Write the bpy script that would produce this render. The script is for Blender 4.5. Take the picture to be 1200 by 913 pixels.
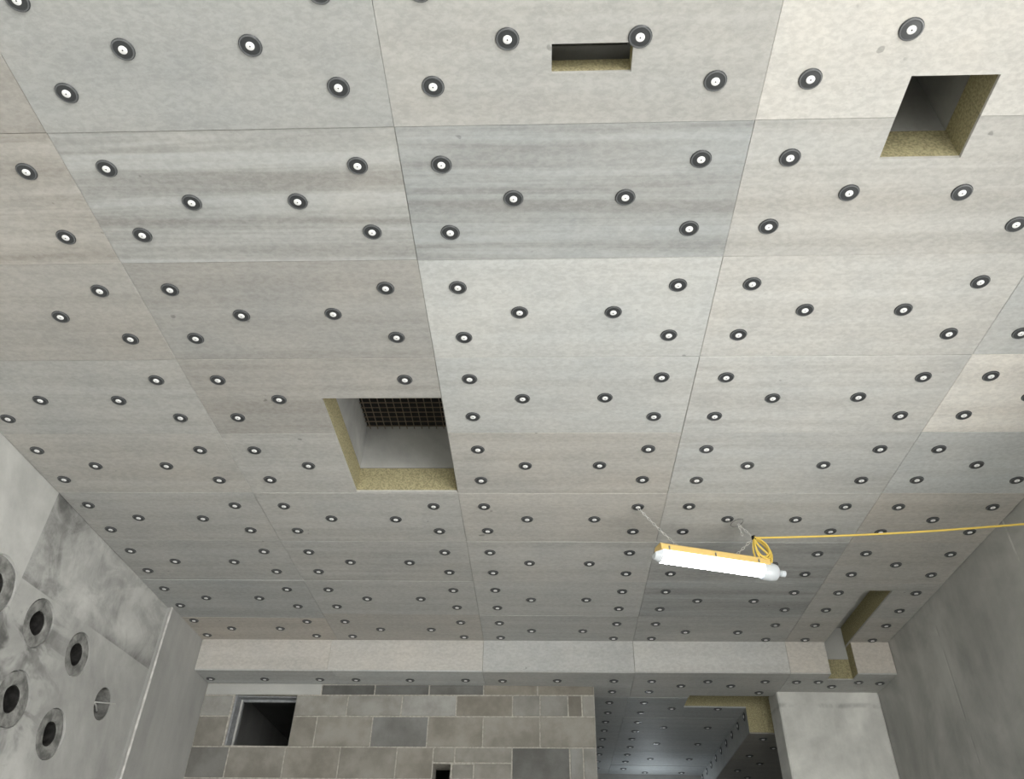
import bpy, bmesh, math, random
from mathutils import Vector, Matrix, Euler

for o in list(bpy.data.objects):
    bpy.data.objects.remove(o, do_unlink=True)
scene = bpy.context.scene
COL = scene.collection
RND = random.Random(7)
H = 3.9            # height of the insulated ceiling above the floor; all z below are given relative to it

# ------------------------------------------------------------------ camera
cd = bpy.data.cameras.new('camera')
cam = bpy.data.objects.new('camera', cd)
COL.objects.link(cam)
cd.sensor_fit = 'HORIZONTAL'
cd.sensor_width = 36.0
cd.lens = 918.07 * 36.0 / 1200.0
cd.clip_start = 0.05
pitch, yaw, roll = 0.6649, -0.0526, 0.028
fwd = Vector((math.sin(yaw) * math.cos(pitch), math.cos(yaw) * math.cos(pitch), math.sin(pitch)))
rgt = Vector((math.cos(yaw), -math.sin(yaw), 0))
up = rgt.cross(fwd)
r2 = rgt * math.cos(roll) + up * math.sin(roll)
u2 = -rgt * math.sin(roll) + up * math.cos(roll)
M = Matrix((r2, u2, -fwd)).transposed().to_4x4()
M.translation = Vector((1.7009, -1.5117, H - 2.3125))
cam.matrix_world = M
scene.camera = cam

# ------------------------------------------------------------------ world: even overcast daylight
w = bpy.data.worlds.new('overcast_sky')
scene.world = w
w.use_nodes = True
bg = w.node_tree.nodes['Background']
bg.inputs['Color'].default_value = (1.0, 0.995, 0.968, 1)
bg.inputs['Strength'].default_value = 12.0


def portal(name, loc, rot, sx, sy):
    l = bpy.data.lights.new(name, 'AREA')
    l.shape = 'RECTANGLE'
    l.size, l.size_y = sx, sy
    l.cycles.is_portal = True
    o = bpy.data.objects.new(name, l)
    COL.objects.link(o)
    o.location = loc
    o.rotation_euler = rot
    return o


SIDE_Y0, SIDE_Y1 = -9.0, -3.2        # open side bay to the right of the photographer
DOOR_X0, DOOR_X1, DOOR_H = 2.0, 4.3, 3.4
portal('daylight_portal', (4.60, (SIDE_Y0 + SIDE_Y1) / 2, H / 2 - 0.1), (0, math.radians(90), 0), H - 0.3, SIDE_Y1 - SIDE_Y0)
portal('daylight_portal', ((DOOR_X0 + DOOR_X1) / 2, -9.2, DOOR_H / 2), (math.radians(90), 0, 0), DOOR_X1 - DOOR_X0, DOOR_H)

SDOOR = (0.1, 1.4, 2.5)              # doorway in the right wall beside the frame: y0, y1, height
portal('daylight_portal', (4.70, (SDOOR[0] + SDOOR[1]) / 2, SDOOR[2] / 2), (0, math.radians(90), 0), SDOOR[2], SDOOR[1] - SDOOR[0])

vs = scene.view_settings
vs.view_transform = 'Standard'
vs.look = 'None'
vs.exposure = 0.0
vs.gamma = 1.0
vs.use_curve_mapping = False


# ------------------------------------------------------------------ helpers
def lin(r, g, b):
    f = lambda c: (c / 255 / 12.92) if c / 255 <= 0.04045 else ((c / 255 + 0.055) / 1.055) ** 2.4
    return (f(r), f(g), f(b), 1)


class NT:
    def __init__(self, name):
        self.m = bpy.data.materials.new(name)
        self.m.use_nodes = True
        self.t = self.m.node_tree
        self.b = self.t.nodes['Principled BSDF']

    def n(self, typ, **kw):
        nd = self.t.nodes.new(typ)
        for k, v in kw.items():
            setattr(nd, k, v)
        return nd

    def l(self, a, b):
        self.t.links.new(a, b)

    def math(self, op, a, b=None, c=None, clamp=False):
        nd = self.n('ShaderNodeMath', operation=op, use_clamp=clamp)
        for i, v in enumerate((a, b, c)):
            if v is None:
                continue
            if isinstance(v, (int, float)):
                nd.inputs[i].default_value = v
            else:
                self.l(v, nd.inputs[i])
        return nd.outputs[0]

    def ramp(self, v, lo, hi, a=0.0, b=1.0):
        nd = self.n('ShaderNodeMapRange')
        nd.interpolation_type = 'SMOOTHSTEP'
        self.l(v, nd.inputs[0])
        for i, q in zip((1, 2, 3, 4), (lo, hi, a, b)):
            nd.inputs[i].default_value = q
        return nd.outputs[0]

    def noise(self, vec, scale, detail=4, rough=0.55, w=None, dist=0.0):
        nd = self.n('ShaderNodeTexNoise')
        if w is not None:
            nd.noise_dimensions = '4D'
            self.l(w, nd.inputs['W'])
        nd.inputs['Scale'].default_value = scale
        nd.inputs['Detail'].default_value = detail
        nd.inputs['Roughness'].default_value = rough
        nd.inputs['Distortion'].default_value = dist
        self.l(vec, nd.inputs['Vector'])
        return nd.outputs[0]

    def mapping(self, vec, scale=(1, 1, 1), rot=(0, 0, 0)):
        nd = self.n('ShaderNodeMapping')
        nd.inputs['Scale'].default_value = scale
        nd.inputs['Rotation'].default_value = rot
        self.l(vec, nd.inputs['Vector'])
        return nd.outputs[0]

    def mix(self, fac, a, b, blend='MIX'):
        nd = self.n('ShaderNodeMix', data_type='RGBA', blend_type=blend)
        if isinstance(fac, (int, float)):
            nd.inputs[0].default_value = fac
        else:
            self.l(fac, nd.inputs[0])
        for s, v in ((nd.inputs[6], a), (nd.inputs[7], b)):
            if isinstance(v, tuple):
                s.default_value = v
            else:
                self.l(v, s)
        return nd.outputs[2]

    def bump(self, h, strength=0.2, dist=0.005):
        nd = self.n('ShaderNodeBump')
        nd.inputs['Strength'].default_value = strength
        nd.inputs['Distance'].default_value = dist
        self.l(h, nd.inputs['Height'])
        self.l(nd.outputs[0], self.b.inputs['Normal'])

    def pos(self):
        return self.n('ShaderNodeNewGeometry').outputs['Position']

    def col(self, c):
        if isinstance(c, tuple):
            self.b.inputs['Base Color'].default_value = c
        else:
            self.l(c, self.b.inputs['Base Color'])

    def rough(self, r, spec=0.3, metal=0.0):
        self.b.inputs['Roughness'].default_value = r
        self.b.inputs['Specular IOR Level'].default_value = spec
        self.b.inputs['Metallic'].default_value = metal
        return self.m


def grey(N, v):
    c = N.n('ShaderNodeCombineColor')
    for i in range(3):
        N.l(v, c.inputs[i])
    return c.outputs[0]


def mat_board():
    """cement faced board; the object colour holds its own shade (red), warmth (green) and banding (blue)"""
    N = NT('cement_board_facing')
    info = N.n('ShaderNodeObjectInfo')
    sep = N.n('ShaderNodeSeparateColor')
    N.l(info.outputs['Color'], sep.inputs[0])
    tone, warm, band = sep.outputs[0], sep.outputs[1], sep.outputs[2]
    wv = N.math('MULTIPLY', info.outputs['Random'], 37.0)
    P = N.pos()
    bands = N.noise(N.mapping(P, (0.30, 9.0, 9.0)), 1.0, 4, 0.62, wv, 0.7)
    blot = N.noise(P, 2.6, 5, 0.6, wv)
    speck = N.noise(N.mapping(P, (0.6, 1, 1)), 62.0, 4, 0.65, wv, 0.4)
    fine = N.noise(P, 220.0, 2, 0.6, wv)
    b = N.math('MULTIPLY', N.math('SUBTRACT', N.ramp(bands, 0.36, 0.64), 0.5), N.math('MULTIPLY', band, 0.40))
    s = N.math('MULTIPLY', N.math('SUBTRACT', blot, 0.5), 0.30)
    t = N.math('MULTIPLY', N.math('SUBTRACT', N.ramp(speck, 0.34, 0.66), 0.5), 0.17)
    f = N.math('MULTIPLY', N.math('SUBTRACT', fine, 0.5), 0.10)
    k = N.math('ADD', N.math('ADD', b, s), N.math('ADD', t, f))
    dots = N.ramp(N.noise(P, 17.0, 1, 0.5, wv), 0.765, 0.80)
    k = N.math('SUBTRACT', k, N.math('MULTIPLY', dots, 0.35))
    v = N.math('MULTIPLY', tone, N.math('ADD', k, 1.0))
    hue = N.math('ADD', N.math('SUBTRACT', warm, 0.5), N.math('MULTIPLY', N.math('SUBTRACT', bands, 0.5), N.math('MULTIPLY', band, -0.9)))
    hue = N.math('ADD', hue, N.math('MULTIPLY', N.math('SUBTRACT', blot, 0.5), 0.5))
    c = N.n('ShaderNodeCombineColor')
    N.l(N.math('MULTIPLY', v, N.math('MULTIPLY_ADD', hue, 0.15, 1.0)), c.inputs[0])
    N.l(v, c.inputs[1])
    N.l(N.math('MULTIPLY', v, N.math('MULTIPLY_ADD', hue, -0.13, 0.97)), c.inputs[2])
    N.col(c.outputs[0])
    N.bump(N.math('ADD', speck, N.math('MULTIPLY', fine, 0.5)), 0.12, 0.002)
    return N.rough(0.62, 0.35)


def mat_concrete(name, base, contrast=0.35, streak=0.15, warm=0.0, extra=None):
    N = NT(name)
    P = N.pos()
    big = N.noise(P, 1.1, 5, 0.62, None, 0.6)
    mid = N.noise(P, 5.5, 5, 0.6, None, 0.3)
    st = N.noise(N.mapping(P, (7, 7, 0.45)), 1.0, 4, 0.6)
    fine = N.noise(P, 90, 3, 0.65)
    k = N.math('MULTIPLY', N.math('SUBTRACT', N.ramp(big, 0.3, 0.7), 0.5), contrast)
    k = N.math('ADD', k, N.math('MULTIPLY', N.math('SUBTRACT', mid, 0.5), contrast * 0.9))
    k = N.math('ADD', k, N.math('MULTIPLY', N.math('SUBTRACT', st, 0.5), streak))
    k = N.math('ADD', k, N.math('MULTIPLY', N.math('SUBTRACT', fine, 0.5), 0.10))
    if extra:
        k = N.math('ADD', k, extra(N, P, big, mid))
    v = N.math('MULTIPLY', N.math('ADD', k, 1.0), base)
    c = N.n('ShaderNodeCombineColor')
    N.l(N.math('MULTIPLY', v, 1.0 + warm), c.inputs[0])
    N.l(v, c.inputs[1])
    N.l(N.math('MULTIPLY', v, 0.96 - 1.6 * warm), c.inputs[2])
    N.col(c.outputs[0])
    pin = N.ramp(N.noise(P, 38, 2, 0.5), 0.70, 0.76)
    N.bump(N.math('SUBTRACT', N.math('ADD', fine, mid), pin), 0.18, 0.004)
    return N.rough(0.75, 0.25)


def left_wall_marks(N, P, big, mid):
    s = N.n('ShaderNodeSeparateXYZ')
    N.l(P, s.inputs[0])
    y, z = s.outputs[1], s.outputs[2]
    # pour of a paler panel up to y = 2.41, upper pour darker, and the paler lower lift
    lim = N.math('ADD', y, N.math('MULTIPLY', N.math('SUBTRACT', big, 0.5), 0.02))
    up_ = N.ramp(N.math('ADD', z, N.math('MULTIPLY', N.math('SUBTRACT', y, 3.0), -0.04)), H - 0.512, H - 0.505)
    right = N.ramp(lim, 2.408, 2.414)
    upper = N.math('MULTIPLY', up_, right)
    cloud = N.noise(N.mapping(P, (1, 2.2, 2.6), (0.6, 0, 0)), 1.3, 5, 0.65, None, 0.9)
    patch = N.noise(P, 7.0, 5, 0.65, None, 0.5)
    near = N.math('MULTIPLY', N.ramp(y, 2.55, 3.05, 1.0, 0.0), N.math('MULTIPLY_ADD', N.ramp(patch, 0.35, 0.65), 0.26, -0.44))
    foot = N.math('MULTIPLY', N.math('MULTIPLY', N.ramp(z, H - 0.50, H - 0.36, 1.0, 0.0), N.ramp(y, 3.05, 3.35)), N.math('MULTIPLY_ADD', N.ramp(patch, 0.3, 0.7), 0.16, -0.46))
    a = N.math('MULTIPLY_ADD', N.ramp(cloud, 0.36, 0.60), 0.30, -0.16)
    a = N.math('MULTIPLY', upper, N.math('ADD', a, N.math('ADD', near, foot)))
    left = N.math('MULTIPLY', N.math('SUBTRACT', 1.0, right), 0.10)
    # grey smears around the cored sleeves
    sm = N.noise(N.mapping(P, (1, 1.6, 4.0), (-0.7, 0, 0)), 1.3, 4, 0.6, None, 0.7)
    low = N.math('MULTIPLY', N.math('SUBTRACT', 1.0, N.ramp(y, 2.7, 3.3)), N.math('SUBTRACT', 1.0, N.ramp(z, H - 0.70, H - 0.45)))
    b = N.math('MULTIPLY', low, N.math('MULTIPLY', N.ramp(sm, 0.46, 0.60), -0.48))
    return N.math('ADD', N.math('ADD', a, left), b)


def right_wall_marks(N, P, big, mid):
    s = N.n('ShaderNodeSeparateXYZ')
    N.l(P, s.inputs[0])
    y = s.outputs[1]
    out = None
    for yy, wd, am in ((2.72, 0.006, 0.35), (3.88, 0.005, -0.22), (3.90, 0.004, 0.14)):
        d = N.math('ABSOLUTE', N.math('SUBTRACT', y, yy))
        q = N.math('MULTIPLY', N.math('MULTIPLY', N.ramp(d, wd, wd * 1.8, 1.0, 0.0), N.ramp(mid, 0.42, 0.55)), am)
        out = q if out is None else N.math('ADD', out, q)
    return out


def pier_marks(N, P, big, mid):
    s = N.n('ShaderNodeSeparateXYZ')
    N.l(P, s.inputs[0])
    d = N.math('ABSOLUTE', N.math('SUBTRACT', s.outputs[2], N.math('MULTIPLY_ADD', N.math('SUBTRACT', big, 0.5), 0.05, H - 0.355)))
    return N.math('MULTIPLY', N.ramp(d, 0.004, 0.03, 1.0, 0.0), N.math('MULTIPLY', N.ramp(mid, 0.40, 0.58), -0.30))


def mat_block():
    N = NT('concrete_block')
    info = N.n('ShaderNodeObjectInfo')
    sep = N.n('ShaderNodeSeparateColor')
    N.l(info.outputs['Color'], sep.inputs[0])
    P = N.pos()
    wv = N.math('MULTIPLY', info.outputs['Random'], 23.0)
    big = N.noise(P, 4.5, 4, 0.6, wv)
    fine = N.noise(P, 130, 3, 0.7, wv)
    k = N.math('ADD', N.math('MULTIPLY', N.math('SUBTRACT', N.ramp(big, 0.32, 0.68), 0.5), 0.42),
               N.math('MULTIPLY', N.math('SUBTRACT', fine, 0.5), 0.22))
    v = N.math('MULTIPLY', sep.outputs[0], N.math('MULTIPLY', N.math('ADD', k, 1.0), 0.90))
    hue = N.math('SUBTRACT', sep.outputs[1], N.math('MULTIPLY', N.math('SUBTRACT', big, 0.5), 0.8))
    c = N.n('ShaderNodeCombineColor')
    N.l(N.math('MULTIPLY', v, N.math('MULTIPLY_ADD', hue, 0.09, 1.0)), c.inputs[0])
    N.l(v, c.inputs[1])
    N.l(N.math('MULTIPLY', v, N.math('MULTIPLY_ADD', hue, -0.11, 0.95)), c.inputs[2])
    N.col(c.outputs[0])
    N.bump(fine, 0.35, 0.003)
    return N.rough(0.85, 0.2)


def mat_plain(name, c, rough=0.6, spec=0.3, metal=0.0, nscale=None, namt=0.25, bump=0.0):
    N = NT(name)
    if nscale:
        nz = N.noise(N.pos(), nscale, 4, 0.6)
        lo = tuple(x * (1 - namt) for x in c[:3]) + (1,)
        hi = tuple(min(1, x * (1 + namt)) for x in c[:3]) + (1,)
        N.col(N.mix(N.ramp(nz, 0.3, 0.7), lo, hi))
        if bump:
            N.bump(nz, bump, 0.004)
    else:
        N.col(c)
    return N.rough(rough, spec, metal)


def mat_glow(name, c, strength):
    N = NT(name)
    N.col((0.9, 0.92, 0.95, 1))
    N.b.inputs['Emission Color'].default_value = c
    N.b.inputs['Emission Strength'].default_value = strength
    return N.rough(0.3)


MAT = {
    'board': mat_board(),
    'wool': mat_plain('mineral_wool', (0.35, 0.315, 0.19, 1), 0.98, 0.05, 0, 110, 0.28, 0.6),
    'slab': mat_concrete('slab_concrete', 0.38, 0.55, 0.25),
    'left': mat_concrete('left_wall_concrete', 0.43, 0.46, 0.12, 0.0, left_wall_marks),
    'right': mat_concrete('right_wall_concrete', 0.43, 0.42, 0.32, 0.004, right_wall_marks),
    'pier': mat_concrete('pier_concrete', 0.70, 0.42, 0.30, 0.002, pier_marks),
    'floor': mat_concrete('floor_concrete', 0.58, 0.25, 0.0),
    'lintel': mat_concrete('lintel_concrete', 0.44, 0.18, 0.0),
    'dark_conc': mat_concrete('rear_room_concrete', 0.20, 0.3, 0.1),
    'grout': mat_plain('sleeve_grout', (0.20, 0.20, 0.19, 1), 0.85, 0.2, 0, 16, 0.42, 0.5),
    'block': mat_block(),
    'mortar': mat_plain('mortar', (0.40, 0.38, 0.34, 1), 0.9, 0.2, 0, 45, 0.22, 0.4),
    'rubber': mat_plain('black_washer', (0.045, 0.048, 0.051, 1), 0.42, 0.5),
    'ridge': mat_plain('washer_ridge', (0.14, 0.145, 0.15, 1), 0.35, 0.5),
    'zinc': mat_plain('bright_zinc', (0.92, 0.92, 0.92, 1), 0.4, 0.5, 0.0),
    'steel': mat_plain('dull_steel', (0.30, 0.30, 0.30, 1), 0.4, 0.5, 0.8, 40, 0.3),
    'chain': mat_plain('chain_steel', (0.62, 0.62, 0.60, 1), 0.35, 0.5, 0.6),
    'wire': mat_plain('rusty_wire', (0.20, 0.16, 0.12, 1), 0.7, 0.3, 0.3),
    'black': mat_plain('black_plastic_and_void', (0.01, 0.01, 0.01, 1), 0.6, 0.3),
    'sleeve': mat_plain('dark_sleeve', (0.022, 0.021, 0.020, 1), 0.8, 0.2, 0, 30, 0.4),
    'frame': mat_plain('grey_frame', (0.26, 0.27, 0.28, 1), 0.5, 0.4, 0.0, 30, 0.2),
    'housing': mat_plain('yellow_housing', (0.84, 0.60, 0.22, 1), 0.4, 0.4),
    'cable': mat_plain('yellow_cable', (0.80, 0.58, 0.12, 1), 0.45, 0.4),
    'clear': mat_plain('clear_cap', (0.72, 0.76, 0.80, 1), 0.25, 0.5),
    'glow': mat_glow('lit_diffuser', (0.95, 0.98, 1.0, 1), 30.0),
    'glowside': mat_glow('diffuser_side', (0.93, 0.97, 1.0, 1), 2.2),
    'glow2': mat_glow('lit_globe', (0.86, 0.94, 1.0, 1), 22.0),
}


def link(name, me, loc=(0, 0, 0), parent=None, rot=(0, 0, 0)):
    o = bpy.data.objects.new(name, me)
    COL.objects.link(o)
    o.location = loc
    o.rotation_euler = rot
    if parent is not None:
        o.parent = parent
    return o


def tag(o, label, cat, group=None, kind=None):
    o['label'] = label
    o['category'] = cat
    if group:
        o['group'] = group
    if kind:
        o['kind'] = kind
    return o


def mesh(name, bm, mats, smooth=None):
    bmesh.ops.recalc_face_normals(bm, faces=bm.faces)
    me = bpy.data.meshes.new(name)
    bm.to_mesh(me)
    bm.free()
    for m in mats:
        me.materials.append(MAT[m] if isinstance(m, str) else m)
    if smooth:
        me.polygons.foreach_set('use_smooth', [True] * len(me.polygons))
        me.set_sharp_from_angle(angle=math.radians(smooth))
    return me


def add_box(bm, x0, x1, y0, y1, z0, z1, mi=0, ch=0.0):
    """box; ch chamfers every edge"""
    if ch <= 0:
        v = [bm.verts.new((x, y, z)) for x in (x0, x1) for y in (y0, y1) for z in (z0, z1)]
        for q in ((0, 1, 3, 2), (4, 6, 7, 5), (0, 4, 5, 1), (2, 3, 7, 6), (0, 2, 6, 4), (1, 5, 7, 3)):
            bm.faces.new([v[i] for i in q]).material_index = mi
        return
    r = bmesh.ops.create_cube(bm, size=1.0)
    vs_ = r['verts']
    for v in vs_:
        v.co = Vector(((x0 + x1) / 2 + v.co.x * (x1 - x0), (y0 + y1) / 2 + v.co.y * (y1 - y0), (z0 + z1) / 2 + v.co.z * (z1 - z0)))
    ed = {e for v in vs_ for e in v.link_edges}
    fs = {f for v in vs_ for f in v.link_faces}
    for f in fs:
        f.material_index = mi
    bmesh.ops.bevel(bm, geom=list(ed), offset=ch, segments=1, affect='EDGES', profile=0.5, material=-1)


def plate(bm, rect, holes, layers, axis='z'):
    """slab of given outline with rectangular holes or notches.
    rect (a0,a1,b0,b1), layers [(t0,t1,mat),...]; axis z: a=x b=y t=z, axis y: a=x b=z t=y, axis x: a=y b=z t=x"""
    def cuts(lo, hi, i, j):
        s = {lo, hi}
        for h in holes:
            for q in (h[i], h[j]):
                if lo < q < hi:
                    s.add(q)
        return sorted(s)
    A = cuts(rect[0], rect[1], 0, 1)
    B = cuts(rect[2], rect[3], 2, 3)

    def solid(i, j):
        if i < 0 or j < 0 or i >= len(A) - 1 or j >= len(B) - 1:
            return False
        a, b = (A[i] + A[i + 1]) / 2, (B[j] + B[j + 1]) / 2
        return not any(h[0] < a < h[1] and h[2] < b < h[3] for h in holes)

    def P(a, b, t):
        return {'z': (a, b, t), 'y': (a, t, b), 'x': (t, a, b)}[axis]
    ts = [l[0] for l in layers] + [layers[-1][1]]
    V = {}

    def vert(i, j, k):
        if (i, j, k) not in V:
            V[(i, j, k)] = bm.verts.new(P(A[i], B[j], ts[k]))
        return V[(i, j, k)]
    K = len(layers)
    for i in range(len(A) - 1):
        for j in range(len(B) - 1):
            if not solid(i, j):
                continue
            for k, mi in ((0, layers[0][2]), (K, layers[-1][2])):
                bm.faces.new([vert(i, j, k), vert(i + 1, j, k), vert(i + 1, j + 1, k), vert(i, j + 1, k)]).material_index = mi
            for di, dj, e in ((-1, 0, ((0, 0), (0, 1))), (1, 0, ((1, 0), (1, 1))), (0, -1, ((0, 0), (1, 0))), (0, 1, ((0, 1), (1, 1)))):
                if solid(i + di, j + dj):
                    continue
                (p, q), (r, s) = e
                for k in range(K):
                    bm.faces.new([vert(i + p, j + q, k), vert(i + r, j + s, k), vert(i + r, j + s, k + 1), vert(i + p, j + q, k + 1)]).material_index = layers[k][2]


def lathe(bm, prof, seg, mis, axis='z', c=(0, 0, 0)):
    """prof [(r,t),...]; mis one material per band"""
    rings = []
    for r, t in prof:
        if r < 1e-6:
            p = [(0, 0, t)]
        else:
            p = [(r * math.cos(2 * math.pi * i / seg), r * math.sin(2 * math.pi * i / seg), t) for i in range(seg)]
        if axis == 'x':
            p = [(q[2], q[0], q[1]) for q in p]
        elif axis == 'y':
            p = [(q[1], q[2], q[0]) for q in p]
        rings.append([bm.verts.new((q[0] + c[0], q[1] + c[1], q[2] + c[2])) for q in p])
    for k in range(len(rings) - 1):
        a, b = rings[k], rings[k + 1]
        for i in range(seg):
            j = (i + 1) % seg
            if len(a) == 1 and len(b) == 1:
                continue
            if len(a) == 1:
                f = bm.faces.new([a[0], b[i], b[j]])
            elif len(b) == 1:
                f = bm.faces.new([a[i], b[0], a[j]])
            else:
                f = bm.faces.new([a[i], b[i], b[j], a[j]])
            f.material_index = mis[k]


def tube(bm, pts, r, seg=8, mi=0, closed=False):
    pts = [Vector(p) for p in pts]
    n = len(pts)
    rings = []
    prev = None
    for i in range(n):
        if closed:
            t = (pts[(i + 1) % n] - pts[i - 1]).normalized()
        else:
            t = (pts[min(i + 1, n - 1)] - pts[max(i - 1, 0)]).normalized()
        if prev is None:
            ref = Vector((0, 0, 1)) if abs(t.z) < 0.9 else Vector((1, 0, 0))
            u = t.cross(ref).normalized()
        else:
            u = (prev - t * prev.dot(t)).normalized()
        prev = u
        v = t.cross(u)
        rings.append([bm.verts.new(pts[i] + (u * math.cos(2 * math.pi * k / seg) + v * math.sin(2 * math.pi * k / seg)) * r) for k in range(seg)])
    rng = range(n) if closed else range(n - 1)
    for i in rng:
        a, b = rings[i], rings[(i + 1) % n]
        for k in range(seg):
            q = (k + 1) % seg
            bm.faces.new([a[k], a[q], b[q], b[k]]).material_index = mi
    if not closed:
        bm.faces.new(rings[0]).material_index = mi
        bm.faces.new(rings[-1][::-1]).material_index = mi


def catmull(pts, per=8):
    P = [Vector(p) for p in pts]
    P = [P[0] * 2 - P[1]] + P + [P[-1] * 2 - P[-2]]
    out = []
    for i in range(1, len(P) - 2):
        for k in range(per):
            t = k / per
            a, b, c, d = P[i - 1], P[i], P[i + 1], P[i + 2]
            out.append(0.5 * ((2 * b) + (c - a) * t + (2 * a - 5 * b + 4 * c - d) * t * t + (3 * b - a - 3 * c + d) * t ** 3))
    out.append(P[-2])
    return out


def solid_box(name, x0, x1, y0, y1, z0, z1, mats, parent=None, ch=0.0):
    """box object with its origin at its base centre; z relative to the ceiling"""
    o_ = Vector(((x0 + x1) / 2, (y0 + y1) / 2, z0))
    bm = bmesh.new()
    add_box(bm, x0 - o_.x, x1 - o_.x, y0 - o_.y, y1 - o_.y, 0, z1 - z0, 0, ch)
    me = mesh(name, bm, mats)
    loc = o_ + Vector((0, 0, H))
    if parent is not None:
        loc = loc - parent.location
    return link(name, me, loc, parent)


# ------------------------------------------------------------------ dimensions (metres, z relative to the ceiling face)
XL, XR = -1.17, 4.41
TH = 0.16                                   # board thickness
HOLES = {                                   # shafts through the ceiling
    'small': (1.728, 1.977, -0.277, -0.181),
    'corner': (2.854, 3.127, -0.146, 0.161),
    'large': (0.611, 1.199, 1.497, 2.388),
}
SLOT = (3.915, 4.108, 3.712, 4.95)
ZB = -0.253                                 # underside of the downstand beam
YB, YC = 4.72, 4.855                        # beam face, concrete behind it
YW = 5.06                                   # block wall face
YA = 8.12                                   # far end of the alcove
FL = -H

# ------------------------------------------------------------------ structure
tag(solid_box('floor', XL - 0.3, XR + 0.3, -9.3, YA + 0.3, FL - 0.2, FL, ['floor']),
    'grey concrete floor of the plant room, below the view', 'floor', kind='structure')

# ceiling slab with the three shafts
bm = bmesh.new()
plate(bm, (XL - 0.3, XR + 0.3, -9.3, YC + 0.03), list(HOLES.values()), [(TH + 0.004, 0.95, 0)])
add_box(bm, XL - 0.3, XR + 0.3, -9.3, YC + 0.03, 0.951, 1.05)
ceiling = link('ceiling', mesh('ceiling', bm, ['slab']), (0, 0, H))
tag(ceiling, 'ceiling clad in grey cement-faced insulation boards with black washers', 'ceiling', kind='structure')

# left wall with cored sleeves
CORES = [  # y, z, hole radius, collar radius
    (2.245, -0.650, 0.072, 0.165),
    (2.705, -0.672, 0.066, 0.137),
    (3.180, -0.682, 0.066, 0.132),
    (2.745, -1.078, 0.070, 0.150),
    (3.203, -1.138, 0.066, 0.140),
    (3.640, -0.842, 0.100, 0.0),
]


def tile_hole(bm, y, z, s, r, x, seg=32, depth=0.30, mi=0):
    """square tile with a round hole, and the bore behind it"""
    sq, ci, ba = [], [], []
    for i in range(seg):
        a = 2 * math.pi * (i + 0.5) / seg
        c, d = math.cos(a), math.sin(a)
        m_ = max(abs(c), abs(d))
        sq.append(bm.verts.new((x, y + s * c / m_, z + s * d / m_)))
        ci.append(bm.verts.new((x, y + r * c, z + r * d)))
        ba.append(bm.verts.new((x - depth, y + r * c, z + r * d)))
    for i in range(seg):
        j = (i + 1) % seg
        bm.faces.new([sq[i], sq[j], ci[j], ci[i]]).material_index = mi
        bm.faces.new([ci[i], ci[j], ba[j], ba[i]]).material_index = mi
    cs = [bm.verts.new((x, y + sy * s, z + sz * s)) for sy, sz in ((1, 1), (-1, 1), (-1, -1), (1, -1))]
    for k in range(4):
        q = seg // 4
        i0 = (k * q + q // 2 - 1) % seg
        bm.faces.new([sq[i0], cs[k], sq[(i0 + 1) % seg]]).material_index = mi


bm = bmesh.new()
sqs = []
for (y, z, r, c) in CORES:
    sqs.append((y - 0.19, y + 0.19, z - 0.19, z + 0.19))
plate(bm, (-9.3, YA + 0.3, FL, 1.0), sqs, [(XL - 0.34, XL, 0)], axis='x')
for (y, z, r, c) in CORES:
    tile_hole(bm, y, z, 0.19, max(r, c) + (0.0 if c else 0), XL, depth=0.30)
bm.verts.ensure_lookup_table()
wall_left = link('wall_left', mesh('wall_left', bm, ['left'], 40), (0, 0, H))
tag(wall_left, 'blotchy pale concrete left wall with round cored sleeves', 'wall', kind='structure')
for i, (y, z, r, c) in enumerate(CORES):
    if c:
        bm = bmesh.new()
        lathe(bm, [(r, -0.26), (r, -0.012), (r + 0.006, -0.006), (c * 0.72, -0.004), (c - 0.004, -0.007), (c - 0.001, -0.03)], 32, [0] * 5, 'x')
        for v in bm.verts:      # trowelled by hand: a little uneven
            q = math.atan2(v.co.z, v.co.y)
            rad = math.hypot(v.co.y, v.co.z)
            if rad > c * 0.9:
                k_ = 1 - 0.035 * (1 + math.sin(2 * q + 1.7 * i)) * (0.6 + 0.4 * math.sin(5 * q + i))
                v.co.y *= k_
                v.co.z *= k_
            v.co.x += 0.004 * math.sin(3 * q + i) if v.co.x > -0.02 else 0
        link('grout_collar', mesh('grout_collar', bm, ['grout'], 40), (XL, y, z), wall_left)
        bm = bmesh.new()
        lathe(bm, [(0, -0.255), (r - 0.004, -0.255), (r - 0.004, -0.014), (r + 0.001, -0.012)], 28, [0] * 3, 'x')
        link('pipe_sleeve', mesh('pipe_sleeve', bm, ['sleeve'], 40), (XL, y, z), wall_left)
    else:
        bm = bmesh.new()
        lathe(bm, [(0, -0.16), (r - 0.002, -0.16), (r - 0.002, -0.02), (r - 0.004, -0.002)], 28, [0] * 3, 'x')
        lathe(bm, [(r * 0.75, -0.15), (r * 0.75, -0.10), (r * 0.60, -0.09), (r * 0.55, -0.15)], 24, [0] * 3, 'x')
        s_ = link('open_core', mesh('open_core', bm, ['grout'], 40), (XL, y, z), wall_left)
        bm = bmesh.new()
        tube(bm, catmull([(-0.13, -0.04, -0.02), (-0.07, -0.02, 0.005), (-0.01, 0.05, 0.02), (0.02, 0.12, 0.035)], 6), 0.0045, 6)
        tube(bm, catmull([(-0.14, 0.02, 0.03), (-0.06, -0.01, -0.02), (-0.03, -0.05, -0.05)], 6), 0.005, 6)
        tube(bm, catmull([(-0.10, -0.055, 0.02), (-0.05, 0.0, 0.0), (-0.05, 0.05, -0.03)], 6), 0.006, 6)
        link('bent_wire', mesh('bent_wire', bm, ['chain'], 40), (0, 0, 0), s_)
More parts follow.
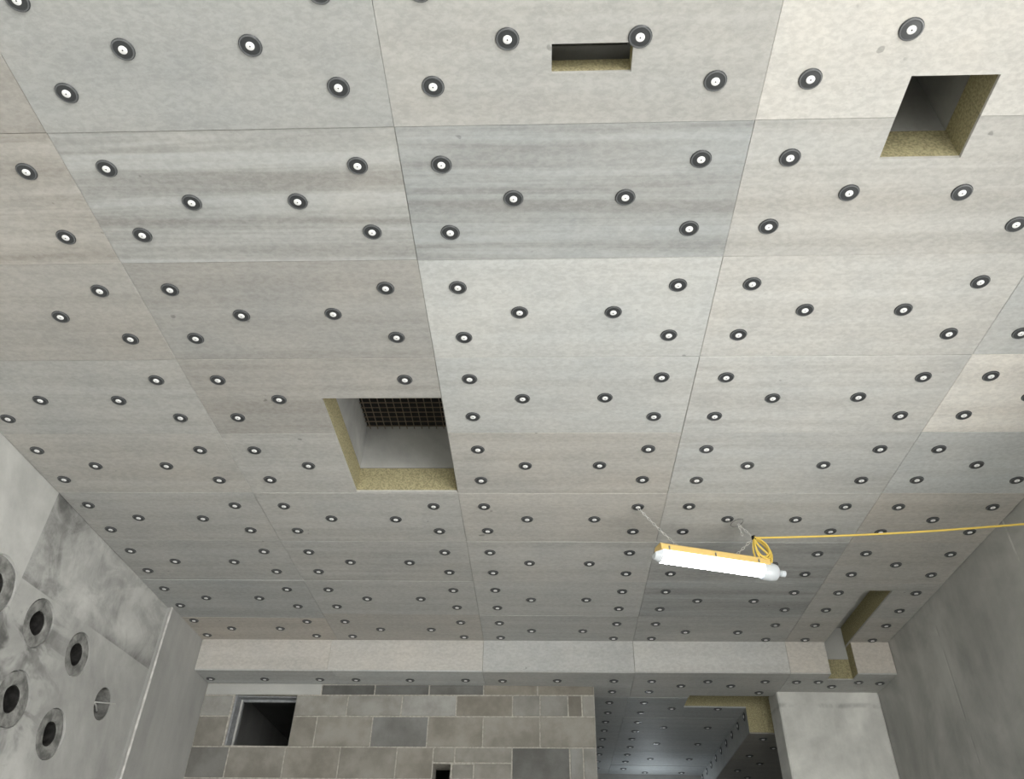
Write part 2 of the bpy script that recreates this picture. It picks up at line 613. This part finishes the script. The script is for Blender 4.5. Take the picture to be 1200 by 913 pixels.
# the slightly proud far end of the left wall
bm = bmesh.new()
add_box(bm, XL - 0.02, XL + 0.040, 4.10, YA, FL, 0.9, 0, 0.006)
pil = link('pilaster', mesh('pilaster', bm, [mat_concrete('pilaster_concrete', 0.36, 0.22, 0.34)]), (0, 0, 0), wall_left)

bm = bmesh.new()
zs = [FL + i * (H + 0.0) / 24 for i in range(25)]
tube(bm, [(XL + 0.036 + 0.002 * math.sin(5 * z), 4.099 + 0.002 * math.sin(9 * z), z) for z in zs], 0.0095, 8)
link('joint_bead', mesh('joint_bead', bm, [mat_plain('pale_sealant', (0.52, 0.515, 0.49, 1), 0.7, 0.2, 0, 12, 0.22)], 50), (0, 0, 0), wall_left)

# right wall, ends at the open bay beside the photographer
bm = bmesh.new()
plate(bm, (SIDE_Y1, YA + 0.3, FL, 0.16), [(SDOOR[0], SDOOR[1], FL - 1, FL + SDOOR[2])], [(XR, XR + 0.3, 0)], axis='x')
tag(link('wall_right', mesh('wall_right', bm, ['right']), (0, 0, H)),
    'dark grey concrete right wall with faint vertical joints', 'wall', kind='structure')
# wall behind the photographer, with its big door opening
bm = bmesh.new()
plate(bm, (XL - 0.3, XR + 0.3, FL, 0.16), [(DOOR_X0, DOOR_X1, FL - 1, FL + DOOR_H)], [(-9.3, -9.05, 0)], axis='y')
tag(link('wall_front', mesh('wall_front', bm, ['left']), (0, 0, H)),
    'concrete wall behind the photographer with a wide door opening', 'wall', kind='structure')

# ------------------------------------------------------------------ fixings and boards
bm = bmesh.new()
lathe(bm, [(0.0395, 0.0), (0.0400, -0.0030), (0.0375, -0.0058), (0.0335, -0.0062), (0.0315, -0.0046), (0.0190, -0.0050),
           (0.0150, -0.0052), (0.0150, -0.0068), (0.0115, -0.0082), (0.0028, -0.0084), (0.0022, -0.0060), (0, -0.0055)],
      22, [0, 0, 1, 0, 0, 0, 2, 2, 2, 0, 0])
bmesh.ops.scale(bm, vec=(0.92, 0.92, 1.0), verts=bm.verts)
FIX = mesh('fixing', bm, ['rubber', 'ridge', 'zinc'], 35)

PATTERN = [(0.145, 0.150), (1.045, 0.150), (0.395, 0.305), (0.795, 0.305), (0.145, 0.455), (1.045, 0.455)]


def shade(o, tone, warm, band):
    o.color = (tone, warm, band, 1)


def fix_on(panel, x, y, rot=None):
    """a washer and screw on the underside of a board, x y local to the board"""
    rx, ry = RND.uniform(-0.004, 0.004), RND.uniform(-0.004, 0.004)
    o = link('fixing', FIX, (x + rx, y + ry, 0.0005), panel, rot or (0, 0, RND.uniform(0, 6.28)))
    return o


def full_board(w_, d_):
    bm = bmesh.new()
    c = 0.0016
    x0, x1, y0, y1 = -w_ / 2, w_ / 2, -d_ / 2, d_ / 2
    levels = [((x0 + c, x1 - c, y0 + c, y1 - c), 0.0), ((x0, x1, y0, y1), c), ((x0, x1, y0, y1), 0.012), ((x0, x1, y0, y1), TH)]
    R = [[bm.verts.new(p + (z,)) for p in ((q[0], q[2]), (q[1], q[2]), (q[1], q[3]), (q[0], q[3]))] for q, z in levels]
    bm.faces.new(R[0])
    bm.faces.new(R[3]).material_index = 1
    for k in range(3):
        for i in range(4):
            j = (i + 1) % 4
            bm.faces.new([R[k][i], R[k][j], R[k + 1][j], R[k + 1][i]]).material_index = 1 if k == 2 else 0
    return mesh('insulation_board', bm, ['board', 'wool'])


BOARD = full_board(1.1984, 0.5984)


def board(parent, x0, x1, y0, y1, z, holes=(), sh=(0.5, 0.5, 0.3), fixes=None, name='insulation_board', wob=True):
    """one board of a ceiling, its fixings being sub-parts"""
    g = 0.0008
    cx, cy = (x0 + x1) / 2, (y0 + y1) / 2
    hs = [h for h in holes if h[0] < x1 - 0.01 and h[1] > x0 + 0.01 and h[2] < y1 - 0.01 and h[3] > y0 + 0.01]
    if not hs and abs(x1 - x0 - 1.2) < 1e-3 and abs(y1 - y0 - 0.6) < 1e-3:
        me = BOARD
    elif not hs:
        me = full_board(x1 - x0 - 2 * g, y1 - y0 - 2 * g)
    else:
        bm = bmesh.new()
        rc = (x0 + g - cx, x1 - g - cx, y0 + g - cy, y1 - g - cy)
        hl = [(h[0] - cx, h[1] - cx, h[2] - cy, h[3] - cy) for h in hs]
        if HOLES['small'] in hs:      # the wool is torn out above this cut
            plate(bm, rc, hl, [(0.0, 0.012, 0), (0.012, 0.078, 1)])
            plate(bm, rc, [(q[0] - 0.03, q[1] + 0.04, q[2] - 0.02, q[3] + 0.11) for q in hl], [(0.0782, TH, 1)])
        else:
            plate(bm, rc, hl, [(0.0, 0.012, 0), (0.012, TH, 1)])
        me = mesh('insulation_board', bm, ['board', 'wool'])
    dz = RND.uniform(-0.0015, 0.0015) if wob else 0
    o = link(name, me, Vector((cx, cy, H + z + dz)) - parent.location, parent)
    if wob:
        o.rotation_euler = (RND.uniform(-1, 1) * 0.004, RND.uniform(-1, 1) * 0.001, RND.uniform(-1, 1) * 0.0012)
    shade(o, *sh)
    for (fx, fy) in (fixes or []):
        if x0 + 0.03 < fx < x1 - 0.03 and y0 + 0.03 < fy < y1 - 0.03:
            if not any(h[0] - 0.03 < fx < h[1] + 0.03 and h[2] - 0.005 < fy < h[3] + 0.005 for h in hs):
                fix_on(o, fx - cx, fy - cy)
    return o


# shade, warmth, banding of every board: columns left wall, A, B, C, right wall
T = 0.50
SH = {
    -3: [(.50, .6, .3), (.50, .5, .2), (.50, .5, .2), (.54, .7, .2), (.52, .5, .3)],
    -2: [(.48, .7, .4), (.52, .5, .2), (.48, .5, .2), (.54, .7, .2), (.50, .5, .3)],
    -1: [(.36, .8, .3), (.40, .45, .15), (.43, .6, .2), (.58, .7, .1), (.55, .6, .2)],
    0: [(.40, .85, .9), (.39, .5, 1.0), (.365, .35, .9), (.46, .65, .45), (.50, .5, .3)],
    1: [(.39, .75, .3), (.37, .65, .35), (.55, .45, .2), (.54, .6, .3), (.50, .45, .3)],
    2: [(.43, .55, .35), (.38, .75, .5), (.51, .45, .25), (.51, .55, .35), (.66, .75, .3)],
    3: [(.44, .7, .3), (.45, .6, .3), (.455, .75, .35), (.48, .5, .4), (.50, .35, .3)],
    4: [(.42, .55, .3), (.43, .6, .3), (.46, .75, .3), (.48, .55, .3), (.46, .85, .35)],
    5: [(.40, .5, .3), (.41, .55, .45), (.44, .6, .3), (.37, .45, .8), (.44, .75, .3)],
    6: [(.405, .4, .3), (.425, .5, .3), (.44, .5, .3), (.345, .4, .8), (.43, .6, .3)],
    7: [(.425, .95, .3), (.41, .75, .3), (.405, .5, .3), (.39, .5, .3), (.42, .7, .3)],
}
COLS = [(XL + 0.003, 0.0, -1.2), (0.0, 1.2, 0.0), (1.2, 2.4, 1.2), (2.4, 3.6, 2.4), (3.6, XR - 0.003, 3.6)]
cuts = list(HOLES.values()) + [SLOT, (XL - 1, XL + 0.041, 4.099, 5.0)]
for r in range(-3, 8):
    y0, y1 = r * 0.6, r * 0.6 + 0.6
    if r == 7:
        y1 = 4.81
    for c, (x0, x1, ox) in enumerate(COLS):
        a0, a1 = y0, y1
        if c == 0 and r == 7:
            a0 = 4.285
        if c == 0 and r == 6:
            a1 = 4.285
        if c == 4:
            pts = [(3.745, y0 + 0.15), (4.275, y0 + 0.15), (3.995, y0 + 0.305), (3.745, y0 + 0.455), (4.275, y0 + 0.455)]
            if r >= 6:
                pts = [p for p in pts if abs(p[0] - 3.995) > 0.01]
        else:
            pts = [(ox + p[0], y0 + p[1]) for p in PATTERN]
        if c == 1 and r == 2:
            pts = [p for p in pts if not (p[0] > 0.6 and p[1] > y0 + 0.2)]
        board(ceiling, x0, x1, a0, a1, 0.0, cuts, SH[r][c], pts)

# ------------------------------------------------------------------ the downstand beam across the back
ROT = -0.012
beam = link('downstand_beam', None, (1.5, YB, H), None, (0, 0, ROT))
bm = bmesh.new()
add_box(bm, XL - 1.5, XR - 1.5 + 0.02, YC - YB, 5.5 - YB, ZB + TH + 0.002, 0.9)
core = link('beam_core', mesh('beam_core', bm, ['lintel']), (0, 0, 0), beam)
tag(beam, 'boxed insulation-clad beam running across the back of the room', 'beam', kind='structure')


def face_board(x0, x1, sh):
    bm = bmesh.new()
    g = 0.0012
    plate(bm, (x0 + g - (x0 + x1) / 2, x1 - g - (x0 + x1) / 2, 0.0, 0.2415), [], [(0.0, 0.012, 0), (0.012, YC - YB, 1)], axis='y')
    o = link('insulation_board', mesh('insulation_board', bm, ['board', 'wool']), ((x0 + x1) / 2 - 1.5, RND.uniform(0, 0.002), ZB + 0.0105), beam)
    shade(o, *sh)


face_board(XL + 0.042, -0.045, (.46, .78, .2))
face_board(-0.045, 1.2, (.46, .7, .2))
face_board(1.2, 2.4, (.45, .45, .2))
face_board(2.4, 3.6, (.50, .5, .2))
face_board(3.6, SLOT[0] - 0.008, (.54, .9, .1))
face_board(SLOT[1] + 0.003, XR - 0.004, (.50, .95, .1))


def soffit_board(x0, x1, y1, sh, pts, holes=()):
    """board under the beam: its facing runs to the front edge, its wool starts behind the face board"""
    cx = (x0 + x1) / 2
    g = 0.0012
    bm = bmesh.new()
    hs = [(h[0] - cx, h[1] - cx, h[2] - YB, h[3] - YB) for h in holes]
    plate(bm, (x0 + g - cx, x1 - g - cx, 0.0005, y1 - YB), hs, [(0.0, 0.0095, 0)])
    plate(bm, (x0 + g - cx, x1 - g - cx, YC - YB, y1 - YB), hs, [(0.0095, TH, 1)])
    o = link('insulation_board', mesh('insulation_board', bm, ['board', 'wool']), (cx - 1.5, 0, ZB + RND.uniform(-0.001, 0.001)), beam)
    shade(o, *sh)
    for (fx, fy) in pts:
        fix_on(o, fx - cx, fy - YB)


soffit_board(XL + 0.042, 0.0, YW + 0.02, (.48, .35, .3), [(-1.07, 4.93), (-0.615, 4.93), (-0.155, 4.93)])
soffit_board(0.0, 1.2, YW + 0.02, (.50, .35, .3), [(0.145, 4.935), (0.595, 4.935), (1.045, 4.93)])
soffit_board(1.2, 2.4, 5.335, (.42, .45, .3), [(1.345, 4.935), (1.795, 4.925), (2.245, 4.915), (2.25, 5.19)])
soffit_board(2.4, 3.6, 5.335, (.42, .5, .3), [(2.545, 4.92), (2.79, 5.03), (2.995, 4.92), (3.195, 5.025), (3.44, 4.91), (3.45, 5.195), (2.548, 5.19)],
             [(2.895, 3.7, 5.285, 5.5)])
soffit_board(3.6, XR - 0.004, 5.165, (.46, .5, .3), [(3.69, 4.915), (3.855, 4.91), (3.985, 5.02), (4.168, 4.915), (4.34, 4.93)],
             [(SLOT[0] - 0.008, SLOT[1] + 0.003, 4.5, YC)])

# ------------------------------------------------------------------ block wall at the back
WIN = (-0.872, -0.352, -0.738, -0.342)
SMALL = (0.820, 0.958, -1.075, -0.853)
wall_back = link('wall_back', None, (1.5, YW, H), None, (0, 0, -0.008))
tag(wall_back, 'back wall of grey concrete blocks under the beam', 'wall', kind='structure')
bm = bmesh.new()
plate(bm, (-1.19 - 1.5, 2.094 - 1.5, FL, ZB + TH), [(h[0] - 1.5, h[1] - 1.5, h[2], h[3]) for h in (WIN, SMALL)], [(0.003, 0.215, 0)], axis='y')
link('mortar', mesh('mortar', bm, ['mortar']), (0, 0, 0), wall_back)
LW = XL + 0.040


def tilt(x):
    return 0.008 * (x - 0.6)


def block(x0, x1, z0, z1, tone, warm, mat='block', name='block'):
    j = 0.0055
    x0, x1, z0, z1 = x0 + j, x1 - j, z0 + j, z1 - j
    cx = (x0 + x1) / 2
    bm = bmesh.new()
    add_box(bm, x0 - cx, x1 - cx, 0, 0.10, 0, z1 - z0, 0, 0.0025)
    o = link(name, mesh(name, bm, [mat]), (cx - 1.5, -0.003 + RND.uniform(-0.002, 0.002), z0 + tilt(cx)), wall_back,
             (0, -0.008, 0))
    shade(o, tone, warm, 0)
    return o


def brnd():
    return RND.uniform(0.24, 0.31), RND.uniform(0.3, 0.8)


zc = [ZB + 0.002, -0.337, -0.503, -0.736, -0.966, -1.19]
block(LW, -0.155, zc[1], zc[0] + 0.012, .42, .1, 'lintel', 'lintel')
for a, b, t, wm in ((-.155, .29, .13, .0), (.29, .742, .15, .0), (.742, 1.192, .17, .1), (1.192, 1.634, .25, .9), (1.634, 2.096, .24, .9)):
    block(a, b, zc[1], zc[0], t, wm)
for a, b, t, wm in ((LW, WIN[0] - .01, .30, .2), (WIN[1], .079, .31, .4), (.079, .527, .29, .3), (.527, .974, .34, .1), (.974, 1.432, .25, .8),
                    (1.432, 1.655, .28, .3), (1.655, 1.881, .26, .3), (1.881, 1.993, .19, .8), (1.993, 2.096, .29, .4)):
    block(a, b, zc[2], zc[1], t, wm)
for a, b, t, wm in ((LW, WIN[0] - .01, .245, .6), (WIN[1], -.15, .24, .7), (-.15, .304, .27, .6), (.304, .757, .21, .0), (.757, 1.2, .265, .7),
                    (1.2, 1.655, .275, .6), (1.655, 2.096, .275, .6)):
    block(a, b, zc[3], zc[2], t, wm)
for a, b, t, wm in ((LW, -.818, .19, .2), (-.818, -.363, .25, .6), (-.363, .076, .25, .7), (.076, .529, .25, .6)):
    block(a, b, zc[4], zc[3], t, wm)
# cut blocks around the small opening
block(.529, SMALL[0] - .002, zc[4], zc[3], .26, .7)
block(SMALL[0] - .002, .987, SMALL[3] + .004, zc[3], .26, .6)
block(SMALL[1] + .012, 1.14, zc[4], SMALL[3] - .002, .27, .4)
block(.987, 1.436, SMALL[3] + .004, zc[3], .27, .5)
block(1.14, 1.436, zc[4], SMALL[3] + .004, .27, .5)
for a, b, t, wm in ((1.436, 1.887, .155, .0), (1.887, 1.992, .26, .1), (1.992, 2.096, .26, .2)):
    block(a, b, zc[4], zc[3], t, wm)
xs = [LW, -.9, -.45, 0.0, .455, .818]
for a, b in zip(xs[:-1], xs[1:]):
    block(a, b, zc[5], zc[4], *brnd())
xs = [.96, 1.36, 1.82, 2.096]
for a, b in zip(xs[:-1], xs[1:]):
    block(a, b, zc[5], zc[4], *brnd())
zz = zc[5]
k = 0
while zz > FL + 0.05:
    z0 = max(FL, zz - 0.225)
    x = LW
    first = True
    while x < 2.09:
        nx = min(2.096, x + (0.225 if first and k % 2 else 0.45))
        if 2.096 - nx < 0.08:
            nx = 2.096
        block(x, nx, z0, zz, *brnd())
        x = nx
        first = False
    zz = z0
    k += 1

# frame in the window opening
win = link('window_1', None, ((WIN[0] + WIN[1]) / 2, YW, H + WIN[2]), None, (0, 0, -0.008))
tag(win, 'dark unglazed opening with grey metal frame in the block wall', 'window', kind='structure')
ww, wh = WIN[1] - WIN[0], WIN[3] - WIN[2]


def frame_bar(name, x0, x1, y0, y1, z0, z1, mat='frame'):
    bm = bmesh.new()
    add_box(bm, x0, x1, y0, y1, z0, z1, 0, 0.002)
    return link(name, mesh(name, bm, [mat]), (0, 0.02, 0), win)


hw = ww / 2
frame_bar('frame_jamb', -hw + 0.003, -hw + 0.020, 0.0, 0.19, 0.001, wh - 0.003)
frame_bar('frame_jamb', hw - 0.006, hw - 0.001, 0.03, 0.19, 0.001, wh - 0.003)
frame_bar('frame_head', -hw + 0.02, hw - 0.006, 0.03, 0.19, wh - 0.012, wh - 0.003)
frame_bar('frame_bead', -hw + 0.020, -hw + 0.036, 0.10, 0.12, 0.001, wh - 0.012, 'lintel')
frame_bar('frame_bead', -hw + 0.036, hw - 0.006, 0.10, 0.12, wh - 0.03, wh - 0.012, 'frame')

# ------------------------------------------------------------------ pier to the right of the recess
tag(solid_box('pier', 3.592, XR - 0.001, 5.139, 5.43, FL, ZB + 0.05, ['pier'], ch=0.012),
    'pale concrete pier standing against the right wall under the beam', 'pier', kind='structure')

# ------------------------------------------------------------------ the recess behind (alcove)
AX0 = 2.0
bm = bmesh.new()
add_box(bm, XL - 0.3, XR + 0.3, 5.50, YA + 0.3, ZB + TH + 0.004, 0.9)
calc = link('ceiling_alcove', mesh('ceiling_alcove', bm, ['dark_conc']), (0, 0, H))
tag(calc, 'low board-clad ceiling of the dim recess right of the block wall', 'ceiling', kind='structure')
arows = [5.33, 5.915, 6.51, 7.11, 7.71, YA]
RECESS = (2.895, 3.7, 5.2, 5.590)
for i in range(5):
    y0, y1 = arows[i], arows[i + 1]
    p1 = [(2.25, y0 + q) for q in (.15, .445)] + [(2.545, y0 + q) for q in (.15, .445)]
    p2 = [(2.545, y0 + .15), (2.545, y0 + .445), (2.795, y0 + .305), (3.2, y0 + .30)]
    board(calc, AX0, 2.4, y0, y1, ZB, (), (.36, .3, .3), p1)
    board(calc, 2.4, 3.43 if i else 3.43, y0, y1, ZB, [RECESS], (.36 + .01 * (i % 2), .25, .3), p2)

bd = link('downstand_beam', None, (3.43, 5.592, H + ZB))
tag(bd, 'short boxed beam with a cut yellow wool end inside the dim recess', 'beam', kind='structure')
bz = -0.198
L_ = YA - 5.592
bm = bmesh.new()      # side board, with its wool showing at the end
plate(bm, (0.0, L_, bz, TH), [], [(0.0, 0.012, 0), (0.012, 0.13, 1)], axis='x')
for f in bm.faces:
    if f.calc_center_median().y < 0.001:
        f.material_index = 1
sb = link('insulation_board', mesh('insulation_board', bm, ['board', 'wool']), (0, 0, 0), bd)
shade(sb, .36, .4, .3)
for i in range(9):
    for dz_ in (-0.045,):
        o = link('fixing', FIX, (-0.0005, 0.10 + i * 0.29, dz_), sb, (0, math.radians(90), 0))
bm = bmesh.new()
plate(bm, (0.0, XR - 3.43 - 0.004, 0.0, L_), [], [(bz - 0.012, bz - 0.001, 0)])
ub = link('insulation_board', mesh('insulation_board', bm, ['board', 'wool']), (0, 0, 0), bd)
shade(ub, .26, .8, .3)
for i in range(8):
    o = link('fixing', FIX, (0.145 if i % 2 == 0 else 0.30, 0.16 + i * 0.29, bz - 0.0125), ub)
bm = bmesh.new()
add_box(bm, 0.132, XR - 3.43 - 0.004, 0.003, L_, bz, TH)
link('wool_core', mesh('wool_core', bm, ['wool']), (0, 0, 0), bd)

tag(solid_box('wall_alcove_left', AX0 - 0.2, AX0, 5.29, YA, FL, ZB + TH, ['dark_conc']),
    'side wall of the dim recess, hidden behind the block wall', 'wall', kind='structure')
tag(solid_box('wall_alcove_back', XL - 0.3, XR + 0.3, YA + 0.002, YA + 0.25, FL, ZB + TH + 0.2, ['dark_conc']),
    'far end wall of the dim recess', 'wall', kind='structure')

# lamp standing low in the recess, out of the frame
ls = link('site_lamp', None, (2.85, 7.85, 0))
tag(ls, 'round white site lamp on a stand low in the dim recess', 'lamp')
bm = bmesh.new()
lathe(bm, [(0, 0), (0.2, 0), (0.2, 0.02), (0.03, 0.04), (0.016, 0.06), (0.016, H - 0.80), (0.04, H - 0.79), (0.04, H - 0.75), (0, H - 0.75)], 20, [0] * 8)
link('stand', mesh('stand', bm, ['steel'], 40), (0, 0, 0), ls)
bm = bmesh.new()
bmesh.ops.create_uvsphere(bm, u_segments=20, v_segments=12, radius=0.085)
link('globe', mesh('globe', bm, ['glow2'], 60), (0, 0, H - 0.665), ls)

# ------------------------------------------------------------------ wire mesh in the large shaft
x0, x1, y0, y1 = HOLES['large']
bm = bmesh.new()
nx, ny = 13, 19
for i in range(nx):
    x = x0 + (i + 0.5) * (x1 - x0) / nx - (x0 + x1) / 2
    add_box(bm, x - 0.0022, x + 0.0022, -(y1 - y0) / 2 + 0.001, (y1 - y0) / 2 - 0.001, 0, 0.0044)
for j in range(ny):
    y = y0 + (j + 0.5) * (y1 - y0) / ny - (y0 + y1) / 2
    add_box(bm, -(x1 - x0) / 2 + 0.001, (x1 - x0) / 2 - 0.001, y - 0.0022, y + 0.0022, 0.0046, 0.009)
g_ = link('wire_mesh', mesh('wire_mesh', bm, ['wire']), ((x0 + x1) / 2, (y0 + y1) / 2, H + 0.445))
tag(g_, 'square wire mesh across the dark shaft of the large ceiling opening', 'wire mesh')
# added black sheet standing in for the unlit void above the mesh
bm = bmesh.new()
add_box(bm, x0 + 0.002 - (x0 + x1) / 2, x1 - 0.002 - (x0 + x1) / 2, y0 + 0.002 - (y0 + y1) / 2, y1 - 0.002 - (y0 + y1) / 2, 0.0, 0.02)
link('shaft_dark_sheet', mesh('shaft_dark_sheet', bm, ['black']), ((x0 + x1) / 2, (y0 + y1) / 2, 0.462), ceiling)

# ------------------------------------------------------------------ hanging work lamp
P1 = Vector((2.338, 2.556, -0.247))      # ends of the top edge of the yellow housing
P2 = Vector((2.985, 2.752, -0.247))
ax = (P2 - P1)
Ln = ax.length
ang = math.atan2(ax.y, ax.x)
mid_ = (P1 + P2) / 2
lamp = link('batten_lamp', None, (mid_.x, mid_.y, H - 0.247), None, (0, 0, ang))
tag(lamp, 'lit white tube work lamp with yellow housing hanging on chains', 'lamp')


def extrude_profile(bm, prof, x0, x1, mi=0, taper0=0.0, taper1=0.0, cz=0.0):
    A, B = [], []
    for y, z in prof:
        A.append(bm.verts.new((x0, y * (1 - taper0), cz + (z - cz) * (1 - taper0))))
        B.append(bm.verts.new((x1, y * (1 - taper1), cz + (z - cz) * (1 - taper1))))
    n = len(prof)
    for i in range(n):
        j = (i + 1) % n
        bm.faces.new([A[i], A[j], B[j], B[i]]).material_index = mi
    bm.faces.new(A[::-1]).material_index = mi
    bm.faces.new(B).material_index = mi


h = Ln / 2
bm = bmesh.new()
extrude_profile(bm, [(-0.036, 0.0), (0.036, 0.0), (0.046, -0.010), (0.049, -0.044), (-0.049, -0.044), (-0.046, -0.010)], -h, h)
link('housing', mesh('housing', bm, ['housing']), (0, 0, 0), lamp)
prof = [(0.047, -0.045)] + [(0.047 * math.cos(a), -0.062 - 0.040 * math.sin(a)) for a in [i * math.pi / 10 for i in range(11)]] + [(-0.047, -0.045)]
bm = bmesh.new()
extrude_profile(bm, prof, -h + 0.012, h - 0.035)
for f in bm.faces:
    if f.calc_center_median().z > -0.084:
        f.material_index = 1
df = link('diffuser', mesh('diffuser', bm, ['glow', 'glowside'], 40), (0, 0, 0), lamp)
bm = bmesh.new()
extrude_profile(bm, prof, -h - 0.028, -h + 0.0115, 0, 0.45, 0.0, -0.07)
link('end_cap', mesh('end_cap', bm, ['clear'], 40), (0, 0, 0), lamp)
bm = bmesh.new()
lathe(bm, [(0.046, 0.0), (0.050, 0.01), (0.053, 0.05), (0.047, 0.085), (0.030, 0.10), (0.013, 0.102), (0.013, 0.118), (0.019, 0.120), (0.019, 0.145), (0.010, 0.150), (0, 0.150)],
      20, [0] * 10, 'x')
link('end_cap', mesh('end_cap', bm, ['clear'], 40), (h - 0.035, 0, -0.066), lamp)
for q in (-0.86, -0.02, 0.78):
    for s in (-1, 1):
        bm = bmesh.new()
        add_box(bm, -0.004, 0.004, -0.0025, 0.0025, -0.022, 0.0, 0, 0.001)
        link('clip', mesh('clip', bm, ['steel']), (q * h, s * 0.050, -0.020), lamp)
for q in (-0.65, 0.47):
    bm = bmesh.new()
    tube(bm, [(-0.012, 0, -0.002), (-0.012, 0, 0.012), (-0.006, 0, 0.020), (0.006, 0, 0.020), (0.012, 0, 0.012), (0.012, 0, -0.002)], 0.0025, 6)
    link('hook', mesh('hook', bm, ['chain']), (q * h, 0, 0), lamp)


def chain_mesh(path, pitch=0.020):
    pts = catmull(path, 24)
    s = [0.0]
    for a, b in zip(pts[:-1], pts[1:]):
        s.append(s[-1] + (b - a).length)
    n = max(2, int(s[-1] / pitch))
    bm = bmesh.new()

    def at(d):
        for i in range(len(s) - 1):
            if s[i + 1] >= d:
                return pts[i].lerp(pts[i + 1], (d - s[i]) / max(1e-9, s[i + 1] - s[i]))
        return pts[-1]
    for k in range(n):
        a, b = at(s[-1] * k / n), at(s[-1] * (k + 1) / n)
        c = (a + b) / 2
        t = (b - a).normalized()
        u = t.cross(Vector((0.3, 0.9, 0.1))).normalized()
        if k % 2:
            u = t.cross(u)
        l2, wd = s[-1] / n * 0.62, 0.0060
        ring = []
        for i in range(10):
            a_ = 2 * math.pi * i / 10
            ring.append(c + t * (l2 * math.cos(a_)) + u * (wd * math.sin(a_)))
        tube(bm, ring, 0.0019, 5, 0, True)
    return mesh('chain', bm, ['chain'], 50)


inv = Matrix.Translation(lamp.location) @ Matrix.Rotation(ang, 4, 'Z')
inv = inv.inverted()


def to_lamp(p):
    return inv @ Vector((p[0], p[1], p[2] + H))


A1 = lamp_a1 = Vector((mid_.x + math.cos(ang) * -0.65 * h, mid_.y + math.sin(ang) * -0.65 * h, -0.230))
A2 = Vector((mid_.x + math.cos(ang) * 0.47 * h, mid_.y + math.sin(ang) * 0.47 * h, -0.230))
F1 = Vector((2.245, 2.55, -0.010))
F2 = Vector((2.795, 2.705, -0.010))
KN = Vector((2.927, 2.700, -0.125))
LP = Vector((2.850, 2.700, -0.035))
link('chain', chain_mesh([to_lamp(F1), to_lamp((F1 + A1) / 2 + Vector((0, 0, -0.006))), to_lamp(A1)]), (0, 0, 0), lamp)
link('chain', chain_mesh([to_lamp(LP), to_lamp((LP + KN) / 2), to_lamp(KN)]), (0, 0, 0), lamp)
link('chain', chain_mesh([to_lamp(KN), to_lamp((KN + A2) / 2 + Vector((-.004, 0, -0.004))), to_lamp(A2)]), (0, 0, 0), lamp)
link('chain', chain_mesh([to_lamp(LP + Vector((.004, 0, -.01))), to_lamp(LP + Vector((.008, .0, -.04))), to_lamp(LP + Vector((.014, 0, -.075)))]), (0, 0, 0), lamp)
bm = bmesh.new()
ring = []
for i in range(16):
    a_ = 2 * math.pi * i / 16
    ring.append(to_lamp(LP + Vector((0.038 * math.cos(a_) - 0.005, 0.045 * math.sin(a_), 0.010 * math.cos(a_) + 0.010))))
tube(bm, ring, 0.0025, 6, 0, True)
tube(bm, [to_lamp(F2), to_lamp((F2 + LP) / 2 + Vector((-.012, 0, .004)))], 0.0025, 6)
link('wire_loop', mesh('wire_loop', bm, ['steel'], 50), (0, 0, 0), lamp)

# yellow supply cable: taut run to the right wall, coil at the knot, tail into the lamp
cable = link('power_cable', None, (KN.x, KN.y, H + KN.z))
tag(cable, 'yellow power cable coiled at the lamp and strung to the right wall', 'cable')
bm = bmesh.new()
E_ = Vector((4.402, 2.500, -0.135)) - KN
run = [E_ * t + Vector((0, 0, -0.016 * math.sin(math.pi * t))) for t in [i / 20 for i in range(21)]]
tube(bm, catmull(run, 3), 0.0062, 8)
link('cable_run', mesh('cable_run', bm, ['cable'], 50), (0, 0, 0), cable)
bm = bmesh.new()
ca, sa = math.cos(ang), math.sin(ang)
for k in range(4):
    wdt = 0.036 + 0.009 * k
    drop = 0.118 + 0.012 * k
    pts = []
    for i in range(20):
        a_ = 2 * math.pi * i / 20
        rr = math.sin(a_ / 2)
        x = -math.sin(a_) * wdt * (0.5 + 0.5 * rr) + (0.050 + 0.005 * k) * rr
        z = -drop * rr * rr * (1.0 + 0.10 * math.sin(a_))
        y = 0.010 * (k - 1.5) * rr + 0.012 * math.sin(a_ + 1.7 * k)
        pts.append(Vector((x * ca - y * sa, x * sa + y * ca, z)))
    tube(bm, pts, 0.0055, 7, 0, True)
link('cable_coil', mesh('cable_coil', bm, ['cable'], 50), (0, 0, 0), cable)
bm = bmesh.new()
gl = Vector((mid_.x + ca * (h + 0.02), mid_.y + sa * (h + 0.02), -0.262)) - KN
tube(bm, catmull([(0, 0, 0), (0.015, -0.01, -0.05), (0.06, 0.0, -0.10), gl + Vector((0.02, 0, 0.02)), gl + Vector((0.0, 0, -0.012))], 8), 0.0058, 7)
link('cable_tail', mesh('cable_tail', bm, ['cable'], 50), (0, 0, 0), cable)
bm = bmesh.new()
lathe(bm, [(0, -0.012), (0.012, -0.012), (0.014, 0.0), (0.012, 0.012), (0, 0.012)], 10, [0] * 4)
link('cable_tie', mesh('cable_tie', bm, ['black'], 50), (0, 0, 0), cable)
bm = bmesh.new()
tube(bm, [(E_.x + 0.008, E_.y, E_.z), (E_.x - 0.012, E_.y, E_.z), (E_.x - 0.014, E_.y, E_.z + 0.018)], 0.003, 6)
link('wall_hook', mesh('wall_hook', bm, ['steel'], 50), (0, 0, 0), cable)
